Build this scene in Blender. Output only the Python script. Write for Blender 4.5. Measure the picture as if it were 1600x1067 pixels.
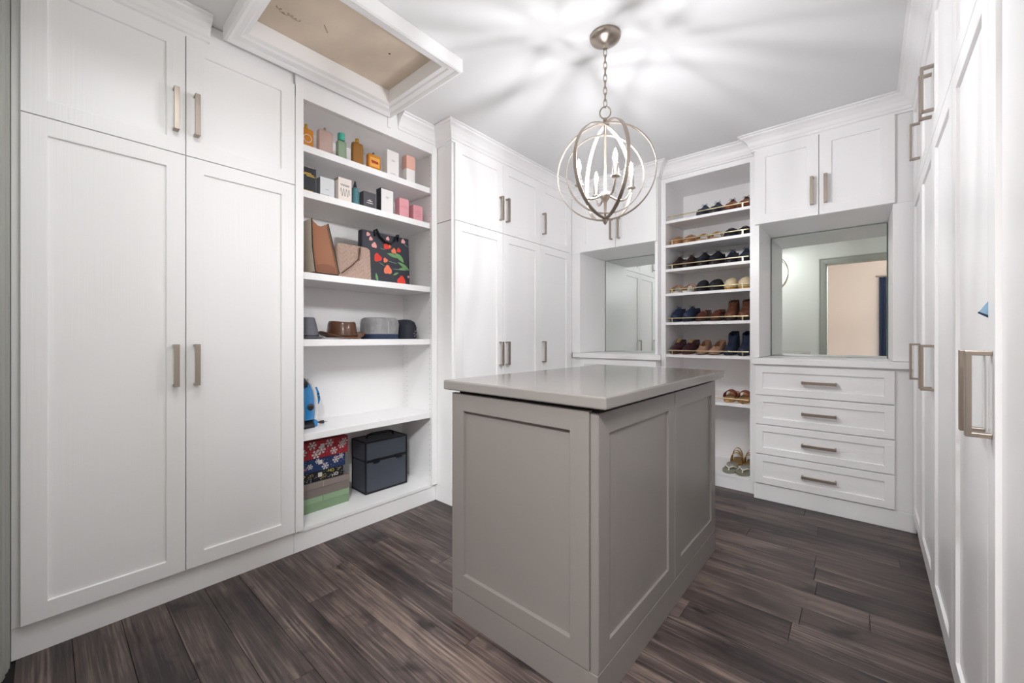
import bpy, bmesh, math, random
from math import sin, cos, pi, radians as R
from mathutils import Vector, Matrix
random.seed(7)
sc = bpy.context.scene
COL = sc.collection
for o in list(bpy.data.objects): bpy.data.objects.remove(o)

# ------------------------------------------------------------------ camera, world, lights, exposure
CAM_H = 1.08
cd = bpy.data.cameras.new('camera'); cam = bpy.data.objects.new('camera', cd); COL.objects.link(cam)
cam.location = (0, 0, CAM_H); cam.rotation_euler = (R(90), 0, R(40.75))
cd.sensor_width = 36; cd.lens = 36*628/1600; cd.shift_y = -5.5/1600
cd.clip_start = 0.02
sc.camera = cam
sc.view_settings.view_transform = 'Standard'; sc.view_settings.look = 'None'
sc.view_settings.gamma = 1; sc.view_settings.use_curve_mapping = False
sc.view_settings.exposure = 0.27
w = bpy.data.worlds.new('world'); sc.world = w; w.use_nodes = True
w.node_tree.nodes['Background'].inputs[0].default_value = (.9, .95, 1, 1)
w.node_tree.nodes['Background'].inputs[1].default_value = 0.3
sc.cycles.max_bounces = 14; sc.cycles.diffuse_bounces = 10; sc.cycles.glossy_bounces = 6
sc.cycles.transmission_bounces = 8; sc.cycles.sample_clamp_indirect = 4
BULB = 1090.0         # strength of each candle bulb
def area_light(name, loc, rot, sx, sy, power, col=(1, 1, 1)):
    l = bpy.data.lights.new(name, 'AREA'); l.shape = 'RECTANGLE'; l.size = sx; l.size_y = sy
    l.energy = power; l.color = col
    o = bpy.data.objects.new(name, l); COL.objects.link(o); o.location = loc; o.rotation_euler = rot
    return o
# added fill light behind the doorway, no lamp seen there; spills through the opening
area_light('bedroom_fill', (.31, -.62, 2.40), (R(44), 0, 0), .66, .26, 135, (.97, .985, 1))

# unseen fill light added under the entry ceiling to lift the near wardrobes
area_light('entry_fill', (-1.14, .30, 2.425), (R(4), R(-14), 0), .28, .28, 13, (.97, .985, 1))

# ------------------------------------------------------------------ helpers
def lin(c):
    if isinstance(c, str):
        c = [int(c[i:i+2], 16)/255 for i in (0, 2, 4)]
    return tuple(x/12.92 if x <= .04045 else ((x+.055)/1.055)**2.4 for x in c) + (1,)

def mat(name, col, rough=.5, metal=0, bump=None, var=0, emit=0, trans=0, ior=1.45, coat=0, sheen=0, spec=None):
    """col srgb hex; bump=(scale xyz, strength, detail); var = brightness variation through the same noise"""
    m = bpy.data.materials.new(name); m.use_nodes = True
    nt = m.node_tree; b = nt.nodes['Principled BSDF']
    c = lin(col)
    b.inputs['Base Color'].default_value = c
    b.inputs['Roughness'].default_value = rough; b.inputs['Metallic'].default_value = metal
    b.inputs['IOR'].default_value = ior
    if trans: b.inputs['Transmission Weight'].default_value = trans
    if coat: b.inputs['Coat Weight'].default_value = coat; b.inputs['Coat Roughness'].default_value = .1
    if sheen: b.inputs['Sheen Weight'].default_value = sheen
    if spec is not None: b.inputs['Specular IOR Level'].default_value = spec
    if emit:
        b.inputs['Emission Color'].default_value = c; b.inputs['Emission Strength'].default_value = emit
    if bump or var:
        tc = nt.nodes.new('ShaderNodeTexCoord'); mp = nt.nodes.new('ShaderNodeMapping'); n = nt.nodes.new('ShaderNodeTexNoise')
        sc_, st, dt = bump if bump else ((30, 30, 30), 0, 3)
        mp.inputs['Scale'].default_value = sc_
        n.inputs['Scale'].default_value = 1; n.inputs['Detail'].default_value = dt
        nt.links.new(tc.outputs['Object'], mp.inputs[0]); nt.links.new(mp.outputs[0], n.inputs['Vector'])
        if st:
            bp = nt.nodes.new('ShaderNodeBump'); bp.inputs['Strength'].default_value = st; bp.inputs['Distance'].default_value = .002
            nt.links.new(n.outputs[0], bp.inputs['Height']); nt.links.new(bp.outputs[0], b.inputs['Normal'])
        if var:
            rp = nt.nodes.new('ShaderNodeMapRange'); rp.inputs[1].default_value = .3; rp.inputs[2].default_value = .7
            rp.inputs[3].default_value = 1-var; rp.inputs[4].default_value = 1+var
            mx = nt.nodes.new('ShaderNodeMix'); mx.data_type = 'RGBA'; mx.blend_type = 'MULTIPLY'; mx.inputs[0].default_value = 1
            cb = nt.nodes.new('ShaderNodeCombineColor')
            nt.links.new(n.outputs[0], rp.inputs[0])
            for i in range(3): nt.links.new(rp.outputs[0], cb.inputs[i])
            mx.inputs[6].default_value = c
            nt.links.new(cb.outputs[0], mx.inputs[7]); nt.links.new(mx.outputs[2], b.inputs['Base Color'])
    return m

class MB:
    def __init__(s): s.v = []; s.f = []; s.sm = []
    def add(s, vs, fs, smooth=False):
        b = len(s.v); s.v += [tuple(p) for p in vs]
        for f in fs: s.f.append([b+i for i in f]); s.sm.append(smooth)
        return s
    def box(s, x0, x1, y0, y1, z0, z1):
        vs = [(x, y, z) for z in (z0, z1) for y in (y0, y1) for x in (x0, x1)]
        return s.add(vs, [(0, 2, 3, 1), (4, 5, 7, 6), (0, 1, 5, 4), (2, 6, 7, 3), (0, 4, 6, 2), (1, 3, 7, 5)])
    def loft(s, rings, closed=True, cap0=True, cap1=True, smooth=True):
        n = len(rings[0]); vs = [p for r in rings for p in r]; fs = []
        for i in range(len(rings)-1):
            for j in range(n if closed else n-1):
                k = (j+1) % n
                fs.append((i*n+j, i*n+k, (i+1)*n+k, (i+1)*n+j))
        s.add(vs, fs, smooth)
        if closed and cap0: s.add(rings[0], [list(range(n))[::-1]])
        if closed and cap1: s.add(rings[-1], [list(range(n))])
        return s
    def tube(s, path, r, n=8, closed=False, flat=1.0):
        P = [Vector(p) for p in path]; rings = []; up = None
        m = len(P)
        for i, p in enumerate(P):
            a = P[i-1] if (i > 0 or closed) else p; b = P[(i+1) % m] if (i < m-1 or closed) else p
            t = (b-a).normalized()
            if up is None:
                up = Vector((0, 0, 1)) if abs(t.z) < .9 else Vector((1, 0, 0))
            x = t.cross(up)
            if x.length < 1e-5: x = t.cross(Vector((1, .3, .2)))
            x.normalize(); up = x.cross(t).normalized()
            rr = r[i] if isinstance(r, (list, tuple)) else r
            rings.append([tuple(p + x*rr*cos(2*pi*k/n) + up*rr*flat*sin(2*pi*k/n)) for k in range(n)])
        if closed: rings.append(rings[0]); return s.loft(rings, True, False, False)
        return s.loft(rings)
    def lathe(s, prof, n=24, c=(0, 0), cap=True, sx=1, sy=1):
        rings = [[(c[0]+r*sx*cos(2*pi*k/n), c[1]+r*sy*sin(2*pi*k/n), z) for k in range(n)] for r, z in prof]
        return s.loft(rings, True, cap, cap)
    def prism(s, poly, a, b, ax='x', smooth=False):
        """poly 2d extruded along ax: ax x -> poly (y,z); y -> (x,z); z -> (x,y)"""
        f = {'x': lambda p, t: (t, p[0], p[1]), 'y': lambda p, t: (p[0], t, p[1]), 'z': lambda p, t: (p[0], p[1], t)}[ax]
        return s.loft([[f(p, a) for p in poly], [f(p, b) for p in poly]], smooth=smooth)
    def xform(s, M, start=0):
        for i in range(start, len(s.v)): s.v[i] = tuple(M @ Vector(s.v[i]))
        return s
    def build(s, name, m, parent=None, bevel=0, seg=2, loc=None, rz=0, weld=False, solid=0, sub=0):
        me = bpy.data.meshes.new(name); me.from_pydata(s.v, [], s.f)
        for p, k in zip(me.polygons, s.sm): p.use_smooth = k
        bm = bmesh.new(); bm.from_mesh(me)
        if weld: bmesh.ops.remove_doubles(bm, verts=bm.verts, dist=1e-5)
        bmesh.ops.recalc_face_normals(bm, faces=bm.faces)
        bm.to_mesh(me); bm.free()
        me.materials.append(m)
        o = bpy.data.objects.new(name, me); COL.objects.link(o)
        if parent: o.parent = parent
        if loc: o.location = loc
        if rz: o.rotation_euler.z = rz
        if solid:
            d = o.modifiers.new('solid', 'SOLIDIFY'); d.thickness = solid; d.offset = 0
        if sub:
            d = o.modifiers.new('sub', 'SUBSURF'); d.levels = d.render_levels = sub
        if bevel:
            d = o.modifiers.new('bevel', 'BEVEL'); d.width = bevel; d.segments = seg; d.limit_method = 'ANGLE'; d.angle_limit = R(40)
        return o

def tag(o, label=None, cat=None, group=None, kind=None):
    if label: o['label'] = label
    if cat: o['category'] = cat
    if group: o['group'] = group
    if kind: o['kind'] = kind
    return o
def thing(name, label, cat, loc=(0, 0, 0), rz=0, group=None):
    o = bpy.data.objects.new(name, None); COL.objects.link(o); o.empty_display_size = .05
    o.location = loc; o.rotation_euler.z = rz
    return tag(o, label, cat, group)
def rrect(w, h, r, n=4, cx=0, cy=0):
    p = []
    for qx, qy, a0 in ((1, 1, 0), (-1, 1, 90), (-1, -1, 180), (1, -1, 270)):
        for k in range(n+1):
            a = R(a0 + 90*k/n); p.append((cx+qx*(w/2-r)+r*cos(a), cy+qy*(h/2-r)+r*sin(a)))
    return p
def text_part(body, size, m, parent, M, name='lettering', depth=.0004):
    cu = bpy.data.curves.new('t', 'FONT'); cu.body = body; cu.size = size; cu.extrude = depth; cu.align_x = 'CENTER'; cu.align_y = 'CENTER'
    to = bpy.data.objects.new('t', cu); COL.objects.link(to)
    dg = bpy.context.evaluated_depsgraph_get(); me = bpy.data.meshes.new_from_object(to.evaluated_get(dg))
    bpy.data.objects.remove(to); bpy.data.curves.remove(cu)
    me.transform(M); me.materials.clear(); me.materials.append(m); me.name = name
    o = bpy.data.objects.new(name, me); COL.objects.link(o); o.parent = parent
    return o

# ------------------------------------------------------------------ materials
WHITE = mat('white_lacquer', 'f2f1f1', .33, bump=((170, 170, 2.2), .22, 4))
WHITE_H = mat('white_lacquer_cross_grain', 'f2f1f1', .33, bump=((2.2, 170, 170), .22, 4))
PAINT = mat('white_paint', 'f1f0f0', .45)
CEILP = mat('ceiling_paint', 'e3e3e3', .75, bump=((90, 90, 90), .05, 2))
WALLP = mat('wall_paint', 'd5d5cf', .6)
PINKW = mat('bedroom_wall_paint', 'd3c5bf', .7)
CASING = mat('grey_casing_paint', '9a9b93', .45)
NICKEL = mat('brushed_nickel', 'a89d92', .34, 1, bump=((400, 400, 8), .05, 2))
CHROME = mat('satin_nickel', 'b3aca5', .27, 1)
BRASS = mat('champagne_brass', 'd9cba6', .28, 1)
TAUPE = mat('taupe_lacquer', '76706c', .36, bump=((170, 170, 2.2), .22, 4))
TAUPE_T = mat('taupe_top', '7a7571', .14, bump=((2, 120, 120), .02, 3))
MIRROR = mat('mirror_silver', 'dfe4e0', .0, 1)
GLASSEDGE = mat('mirror_edge', 'a8b8ae', .15)
DARK = mat('shadow_gap_black', '1b1918', .7)
def floor_mat():
    m = bpy.data.materials.new('floor_laminate'); m.use_nodes = True; nt = m.node_tree; b = nt.nodes['Principled BSDF']
    N = nt.nodes.new; L = nt.links.new
    tc = N('ShaderNodeTexCoord'); oi = N('ShaderNodeObjectInfo'); ad = N('ShaderNodeVectorMath'); ad.operation = 'MULTIPLY_ADD'
    L(oi.outputs['Random'], ad.inputs[0]); ad.inputs[1].default_value = (37, 19, 11); L(tc.outputs['Object'], ad.inputs[2])
    def noise(scale, det, dist=0, rough=.6):
        mp = N('ShaderNodeMapping'); mp.inputs['Scale'].default_value = scale; L(ad.outputs[0], mp.inputs[0])
        n = N('ShaderNodeTexNoise'); n.inputs['Scale'].default_value = 1; n.inputs['Detail'].default_value = det
        n.inputs['Distortion'].default_value = dist; n.inputs['Roughness'].default_value = rough; L(mp.outputs[0], n.inputs['Vector']); return n
    big = noise((2.2, 5, 1), 4, .5, .55); med = noise((1.3, 38, 1), 6, 1.0, .62); fine = noise((7, 190, 1), 4, .3); msk = noise((1.4, 7, 1), 2, .3); knot = noise((7, 9, 1), 2, .4)
    mp = N('ShaderNodeMapping'); mp.inputs['Scale'].default_value = (.55, 4.2, 1); L(ad.outputs[0], mp.inputs[0])
    wv = N('ShaderNodeTexWave'); wv.wave_type = 'BANDS'; wv.bands_direction = 'Y'; wv.inputs['Scale'].default_value = 4.5; wv.inputs['Distortion'].default_value = 9
    wv.inputs['Detail'].default_value = 2; wv.inputs['Detail Scale'].default_value = .7; wv.inputs['Detail Roughness'].default_value = .4; L(mp.outputs[0], wv.inputs['Vector'])
    def madd(a, k, c):
        m_ = N('ShaderNodeMath'); m_.operation = 'MULTIPLY_ADD'; L(a, m_.inputs[0]); m_.inputs[1].default_value = k
        if isinstance(c, float): m_.inputs[2].default_value = c
        else: L(c, m_.inputs[2])
        return m_.outputs[0]
    mr = N('ShaderNodeMapRange'); mr.inputs[1].default_value = .48; mr.inputs[2].default_value = .68; L(msk.outputs[0], mr.inputs[0])
    wm = N('ShaderNodeMath'); wm.operation = 'MULTIPLY'; L(wv.outputs['Fac'], wm.inputs[0]); L(mr.outputs[0], wm.inputs[1])
    kr = N('ShaderNodeMapRange'); kr.inputs[1].default_value = .62; kr.inputs[2].default_value = .80; L(knot.outputs[0], kr.inputs[0])
    sub = N('ShaderNodeMath'); sub.operation = 'ADD'; L(madd(fine.outputs[0], .55, madd(med.outputs[0], .85, -.70)), sub.inputs[0]); sub.inputs[1].default_value = .0
    v = madd(big.outputs[0], .75, sub.outputs[0]); v = madd(wm.outputs[0], .20, v); v = madd(kr.outputs[0], -.30, v); v = madd(oi.outputs['Random'], .13, v); v = madd(oi.outputs['Random'], .0, v)
    r1 = N('ShaderNodeValToRGB'); e = r1.color_ramp.elements
    e[0].position = .22; e[0].color = lin('251f1f'); e[1].position = .95; e[1].color = lin('85746a')
    k = e.new(.52); k.color = lin('4b3f3c')
    L(madd(v, 1.3, -.115), r1.inputs[0])
    L(r1.outputs[0], b.inputs['Base Color'])
    b.inputs['Roughness'].default_value = .42
    bp = N('ShaderNodeBump'); bp.inputs['Strength'].default_value = .25; bp.inputs['Distance'].default_value = .001
    L(sub.outputs[0], bp.inputs['Height']); L(bp.outputs[0], b.inputs['Normal'])
    return m
FLOOR = floor_mat()
def plywood_mat():
    m = mat('hatch_plywood', 'd3c3b0', .75, bump=((3, 5, 3), .0, 5), var=.12)
    return m
PLY = plywood_mat()

CEIL = 2.442
LX = -2.139      # carcass front plane, wardrobes on the long wall
L2X = -1.979     # deeper wardrobes further along
BY = 3.135       # carcass front plane, back wall units
TY = 3.2         # shoe tower front
BWY = 3.64       # back wall
LWX = -2.52      # wall behind the wardrobes
RWX = .62
RY = -.12        # wall with the doorway

# ------------------------------------------------------------------ room shell
def struct(name, mb, m, **k):
    o = mb.build(name, m, **k); o['kind'] = 'structure'; return o
fl = struct('floor', MB().box(LWX-.1, RWX+.6, -2.1, BWY+.1, -.06, -.006), DARK)
# planks, laid along x, each one an object
rows = int((BWY-RY)/.128)+1
PW = .128
y = 3.262
fix = {}
row = 0
while y > -.35:
    y0 = y-PW
    x = LWX + .02 - random.uniform(0, 1.0)
    if abs(y0-1.982) < .05: x = .033-2.4
    elif abs(y0-2.62) < .05: x = .15-2.4
    elif abs(y0-2.238) < .05: x = -.15-2.4
    while x < .62:
        a, b2 = max(x, LWX), min(x+1.2, .62)
        if b2-a > .03 and not (y0 < -.12 and (b2 < -.6)):
            g = .0008
            me = MB().box(g, b2-a-g, g, PW-g, -.006, 0)
            me.build('plank', FLOOR, fl, loc=(a, y0, 0), bevel=.0007, seg=1)
        x += 1.2
    y -= PW
bedfloor = MB().box(-1.0, 1.2, -2.1, -.36, -.006, 0).build('bedroom_floor', FLOOR, fl)

# ceiling with the hatch opening
HX0, HX1, HY0, HY1 = -2.04, -1.50, .54, 1.295
c = MB()
c.box(LWX-.1, HX0, -2.1, BWY+.1, CEIL, CEIL+.1).box(HX1, RWX+.6, -2.1, BWY+.1, CEIL, CEIL+.1)
c.box(HX0, HX1, -2.1, HY0, CEIL, CEIL+.1).box(HX0, HX1, HY1, BWY+.1, CEIL, CEIL+.1)
struct('ceiling', c, CEILP)
struct('wall_left', MB().box(LWX-.1, LWX, -.12, BWY, 0, CEIL), WALLP)
struct('wall_back', MB().box(LWX-.1, RWX+.1, BWY, BWY+.1, 0, CEIL), WALLP)
struct('wall_right', MB().box(RWX, RWX+.1, -.12, BWY, 0, CEIL), WALLP)
DX0, DX1, DZ = -.475, .40, 2.15
wr = MB().box(LWX-.1, DX0, RY-.12, RY, 0, CEIL).box(DX1, RWX+.6, RY-.12, RY, 0, CEIL).box(DX0, DX1, RY-.12, RY, DZ, CEIL)
struct('wall_front', wr, WALLP)
b = MB().box(-1.1, 1.3, -2.0, -1.9, 0, CEIL).box(-1.1, -1.0, -1.9, RY-.12, 0, CEIL).box(1.2, 1.3, -1.9, RY-.12, 0, CEIL)
struct('wall_bedroom', b, PINKW)
# door casing seen in the mirror
def casing_profile(w=.075):
    return [(0, 0), (w, 0), (w, .022), (w-.012, .022), (w-.018, .016), (.03, .014), (.012, .010), (0, .008)]
cs = MB()
for x0, sg in ((DX0, -1), (DX1, 1)):
    cs.prism([(x0+sg*p, RY+q) for p, q in casing_profile()], 0, DZ+.07, 'z')
cs.prism([(RY+q, DZ+p) for p, q in casing_profile()], DX0-.075, DX1+.075, 'x')
cs.box(DX0, DX0+.015, RY-.12, RY, 0, DZ).box(DX1-.015, DX1, RY-.12, RY, 0, DZ).box(DX0, DX1, RY-.12, RY, DZ-.015, DZ)
struct('trim_1', cs, CASING)
# fluted casing at the end of the wardrobes
pf = [(-2.20, -.118), (-2.20, -.0765), (-2.10, -.0765), (-2.095, -.082), (-2.086, -.079), (-2.076, -.083), (-2.068, -.090), (-2.058, -.084), (-2.038, -.089),
      (-2.03, -.098), (-2.005, -.097), (-1.95, -.106), (-1.92, -.118)]
struct('trim_2', MB().prism(pf, 0, CEIL, 'z'), CASING)
# navy curtain in the room behind, only seen in the mirror
cu = thing('curtain', 'dark navy curtain hanging in the room behind the doorway, seen in the mirror', 'curtain', (.325, -1.84, 0))
pts = []
n = 60
for side in (1, -1):
    rng = range(n+1) if side == 1 else range(n, -1, -1)
    for i in rng: pts.append((-.235+.47*i/n, .018*sin(i*.9)+.003*side))
MB().prism(pts, .02, 2.09, 'z', smooth=False).build('drape', mat('navy_cloth', '1d2740', .8), cu)
MB().tube([(-.28, 0, 2.11), (.28, 0, 2.11)], .012, 10).build('curtain_rod', NICKEL, cu)

# ------------------------------------------------------------------ crown moulding
def crown(pathpts, name):
    """pathpts: list of ((x,y), outward miter dir) ; profile (out, z)"""
    prof = [(-.004, CEIL-.105), (.012, CEIL-.105), (.012, CEIL-.094), (.020, CEIL-.090), (.020, CEIL-.076), (.026, CEIL-.070), (.034, CEIL-.05), (.050, CEIL-.030),
            (.068, CEIL-.020), (.070, CEIL-.012), (.082, CEIL-.010), (.082, CEIL-.001), (-.004, CEIL-.001)]
    mb = MB(); rings = []
    for (x, y), (dx, dy) in pathpts:
        rings.append([(x+dx*o, y+dy*o, z) for o, z in prof])
    mb.loft(rings, smooth=False)
    return struct(name, mb, PAINT)
fx = LX+.003; f2 = L2X+.003; fb = BY-.003; ft = TY-.003
bx = lambda y: .2185+.0145*(y-1.25)
crown([((fx, -.06), (1, 0)), ((fx, .462), (1, 0))], 'trim_3')
crown([((fx, 1.40), (1, 0)), ((fx, 1.70), (1, -1)), ((f2, 1.70), (1, -1)), ((f2, fb), (1, -1)), ((-1.19, fb), (1, -1)), ((-1.19, ft), (1, -1)), ((-.538, ft), (-1, -1)),
       ((-.538, fb), (-1, -1)), ((bx(fb)-.003, fb), (-1, -1)), ((bx(.78)-.003, .78), (-1, 0))], 'trim_4')

# ------------------------------------------------------------------ cabinet builders (run frame: x along the width, -y out of the front, z up)
def handle_mb(x, y, z, L=.172, horiz=False, w=.018, pj=.036):
    mb = MB()
    if horiz:
        mb.box(x-L/2, x+L/2, y-pj, y-pj+.009, z-w/2, z+w/2)
        for s in (-1, 1): mb.box(x+s*(L/2)-(.009 if s > 0 else 0), x+s*(L/2)+(.009 if s < 0 else 0), y-pj+.004, y, z-w/2, z+w/2)
    else:
        mb.box(x-w/2, x+w/2, y-pj, y-pj+.009, z-L/2, z+L/2)
        for s in (-1, 1): mb.box(x-w/2, x+w/2, y-pj+.004, y, z+s*(L/2)-(.009 if s > 0 else 0), z+s*(L/2)+(.009 if s < 0 else 0))
    return mb
def shaker(x0, x1, z0, z1, yf=-.019, th=.019, rail=.06, rec=.009, ch=.0016):
    """ring-shaped frame with a chamfered recess; returns frame mesh and panel mesh"""
    mb = MB()
    a, b_, c_, d_ = x0, x1, z0, z1
    i0, i1, k0, k1 = x0+rail, x1-rail, z0+rail, z1-rail
    def q(x0, x1, z0, z1, y): return [(x0, y, z0), (x1, y, z0), (x1, y, z1), (x0, y, z1)]
    vs = q(a, b_, c_, d_, yf) + q(i0, i1, k0, k1, yf) + q(i0+ch, i1-ch, k0+ch, k1-ch, yf+rec) + q(a, b_, c_, d_, yf+th)
    fs = []
    for i in range(4):
        j = (i+1) % 4
        fs += [(i, j, 4+j, 4+i), (4+i, 4+j, 8+j, 8+i), (j, i, 12+i, 12+j)]
    fs.append((12, 13, 14, 15))
    mb.add(vs, fs)
    pm = MB().box(i0+.001, i1-.001, yf+rec-.0006, yf+rec+.004, k0+.001, k1-.001)
    return mb, pm
def door(root, x0, x1, z0, z1, hx=None, hz=None, m=None, g=.0018, hm=None, name='door'):
    m = m or WHITE
    fr, pm = shaker(x0+g, x1-g, z0+g, z1-g)
    d = fr.build(name, m, root, bevel=.0012, seg=2)
    pm.build('panel', m, d)
    if hx is not None:
        handle_mb(hx, -.019, hz).build('handle', NICKEL, d, bevel=.001, seg=2)
    return d
def drawer(root, x0, x1, z0, z1, m=None, g=.0028):
    m = m or WHITE_H
    fr, pm = shaker(x0+g, x1-g, z0+g, z1-g, rail=.043)
    d = fr.build('drawer', m, root, bevel=.0012, seg=2)
    pm.build('panel', m, d)
    handle_mb((x0+x1)/2, -.019, (z0+z1)/2, horiz=True).build('handle', NICKEL, d, bevel=.001, seg=2)
    return d
ZK, ZS, ZT = .108, 1.840, 2.342      # kick top, upper/lower split, door top
HL, HU = .968, 2.012                 # handle centre heights

def wardrobe(label, loc, rz, W, D, bounds, hsides, carc_front=0.0, left_fill=0, right_fill=0):
    """bounds: door edges; hsides: 'l'/'r' side on which each handle sits"""
    t = thing('wardrobe', label, 'wardrobe', loc, rz)
    MB().box(0, W, .0, D, ZK-.001, CEIL-.0035).build('body', WHITE, t)
    MB().box(0, W, .001, D, .0005, ZK-.002).build('kickboard', PAINT, t)
    for i in range(len(bounds)-1):
        a, b_ = bounds[i], bounds[i+1]
        hx = b_-.034 if hsides[i] == 'r' else a+.034
        door(t, a, b_, ZK+.003, ZS, hx, HL)
        door(t, a, b_, ZS, ZT, hx, HU)
    return t
# wardrobe A : y -0.058 .. 0.812
W1 = wardrobe('white two-column shaker wardrobe between the grey casing and the open handbag shelves', (LX, -.075, 0), R(90), .885, .37, [.018, .456, .885], ['r', 'l'])
# deep wardrobe : y 1.70 .. 3.13
W2 = wardrobe('deep white wardrobe of three shaker columns reaching the corner by the small mirror', (L2X, 1.702, 0), R(90), 1.431, .53, [.014, .474, .924, 1.374], ['r', 'l', 'l'])
MB().box(-.0012, 0, .004, .158, ZS-.0015, ZS+.0015).build('seam', DARK, W2)
# right bank : from y 3.10 towards the camera
RB = thing('wardrobe', 'long white wardrobe wall of five glossy shaker columns facing the island', 'wardrobe', (bx(3.103), 3.103, 0), R(-90.83))
Wd = 3.103-.78
MB().box(0, Wd, .0, .36, ZK-.001, CEIL-.0035).build('body', WHITE, RB)
MB().box(0, Wd, .001, .36, .0005, ZK-.002).build('kickboard', PAINT, RB)
bs = [.0, .443, .913, 1.383, 1.853, 2.323]
for i, s in enumerate(['r', 'r', 'l', 'r', 'l']):
    a, b_ = bs[i], bs[i+1]
    hx = b_-.034 if s == 'r' else a+.034
    door(RB, a+(.026 if i == 0 else 0), b_, ZK+.003, ZS, hx, HL); door(RB, a+(.026 if i == 0 else 0), b_, ZS, ZT, hx, HU)

# ------------------------------------------------------------------ open shelving (long wall) y .812 .. 1.70
SH = thing('open_shelving', 'tall white open shelf unit holding perfume, handbags, hats and boxes', 'shelving', (LX, .812, 0), R(90))
SW = .886; SD = .345
MB().box(0, .018, .0, SD, ZK, CEIL-.004).box(SW-.018, SW, .0, SD, ZK, CEIL-.004).build('side_panel', WHITE, SH)
MB().box(.018, SW-.018, SD, SD+.012, .0, CEIL-.004).build('back_panel', WHITE, SH)
MB().box(0, .038, -.019, 0, ZK+.003, ZT-.001).build('stile', WHITE, SH, bevel=.001)
MB().box(SW-.042, SW, -.019, 0, ZK+.003, ZT-.001).build('stile', WHITE, SH, bevel=.001)
MB().box(0, SW, -.017, 0, 2.288, CEIL-.004).build('frieze', WHITE_H, SH)
MB().box(.018, SW-.018, 0, SD, 2.30, 2.318).build('top_panel', WHITE_H, SH)
MB().box(0, SW, .001, SD, .0005, ZK-.002).build('kickboard', PAINT, SH)
MB().box(.0185, SW-.0185, -.004, SD, .095, .115).build('bottom_panel', WHITE_H, SH, bevel=.001)
LSH = [.588, 1.073, 1.418, 1.838, 2.071]
for zz in LSH:
    MB().box(.0185, SW-.0185, .006, SD, zz-.036, zz).build('shelf', WHITE_H, SH, bevel=.0015)
pin = MB()
for k in range(62):
    zz = .16+k*.034
    if min(abs(zz-s+.018) for s in LSH) < .022: continue
    for yy in (.035, SD-.05):
        pin.add([(SW-.0183, yy+.0028*cos(a), zz+.0028*sin(a)) for a in [2*pi*q/6 for q in range(6)]], [range(6)])
tag(pin.build('pin_hole', mat('pin_hole_dark', '77726d', .8), SH), kind='stuff')

# ------------------------------------------------------------------ back wall: two vanity units with the shoe tower between
def upper_cab(label, x0, x1, xs0, xs1, pk=.022):
    t = thing('upper_cabinet', label, 'cabinet', (xs0, BY, 0))
    W = xs1-xs0; D = BWY-BY-.004
    a, b_ = x0-xs0, x1-xs0; mid = (a+b_)/2
    MB().box(0, W, 0, D, ZS+.001, CEIL-.004).build('body', WHITE, t)
    door(t, a, mid, ZS, ZT, mid-.034, HU-.02); door(t, mid, b_, ZS, ZT, mid+.034, HU-.02)
    # side panels of the niche below
    for p, q in ((0, max(.022, a+pk)), (min(W-.022, b_-.010), W)):
        if q > p: MB().box(p, q, 0, .472, .948, ZS).build('side_panel', WHITE, t)
    return t
U1 = upper_cab('white two-door cabinet above the small mirror by the corner', -1.887, -1.195, L2X+.001, -1.192, -.008)
U2 = upper_cab('white two-door cabinet above the large mirror beside the shoe tower', -.528, .158, -.536, .244)
def base_drawers(label, x0, x1, xs0, xs1):
    t = thing('drawer_cabinet', label, 'cabinet', (xs0, BY, 0))
    W = xs1-xs0; D = BWY-BY-.004
    MB().box(0, W, 0, D, ZK-.001, .905).build('body', WHITE, t)
    MB().box(0, W, -.006, D, .0005, ZK-.003).build('kickboard', PAINT, t, bevel=.003)
    zs = [.110, .307, .505, .701, .897]
    for i in range(4): drawer(t, x0-xs0, x1-xs0, zs[i], zs[i+1])
    return t
base_drawers('white four-drawer cabinet by the corner, mostly hidden behind the grey island', -1.887, -1.195, L2X+.001, -1.192)
base_drawers('white four-drawer cabinet under the large mirror', -.528, .158, -.536, .244)
tag(MB().box(-1.974, -1.1915, BY, BY+.50, .9065, .945).box(-1.955, -1.160, BY-.030, BY, .9065, .945).build('countertop', PAINT, bevel=.002), 'white countertop slab under the small mirror by the corner', 'countertop')
tag(MB().box(-.5365, .243, BY, BY+.50, .9065, .945).box(-.545, .243, BY-.030, BY, .9065, .945).build('countertop', PAINT, bevel=.002), 'white countertop slab under the large mirror', 'countertop')
def mirror(label, x0, x1, rz):
    cx = (x0+x1)/2; W = x1-x0
    t = thing('mirror', label, 'mirror', (cx, 3.612, .9455), rz)
    H = ZS-.9455-.002
    MB().box(-W/2, W/2, 0, .006, 0, H).build('backing', GLASSEDGE, t)
    MB().box(-W/2+.002, W/2-.002, -.001, -.0002, .002, H-.002).build('pane', MIRROR, t)
    return t
mirror('small frameless wall mirror in the corner niche reflecting wardrobe doors', -1.89, -1.22, 0)
mirror('large frameless wall mirror reflecting a grey-cased doorway', -.503, .143, R(-.9))

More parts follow.
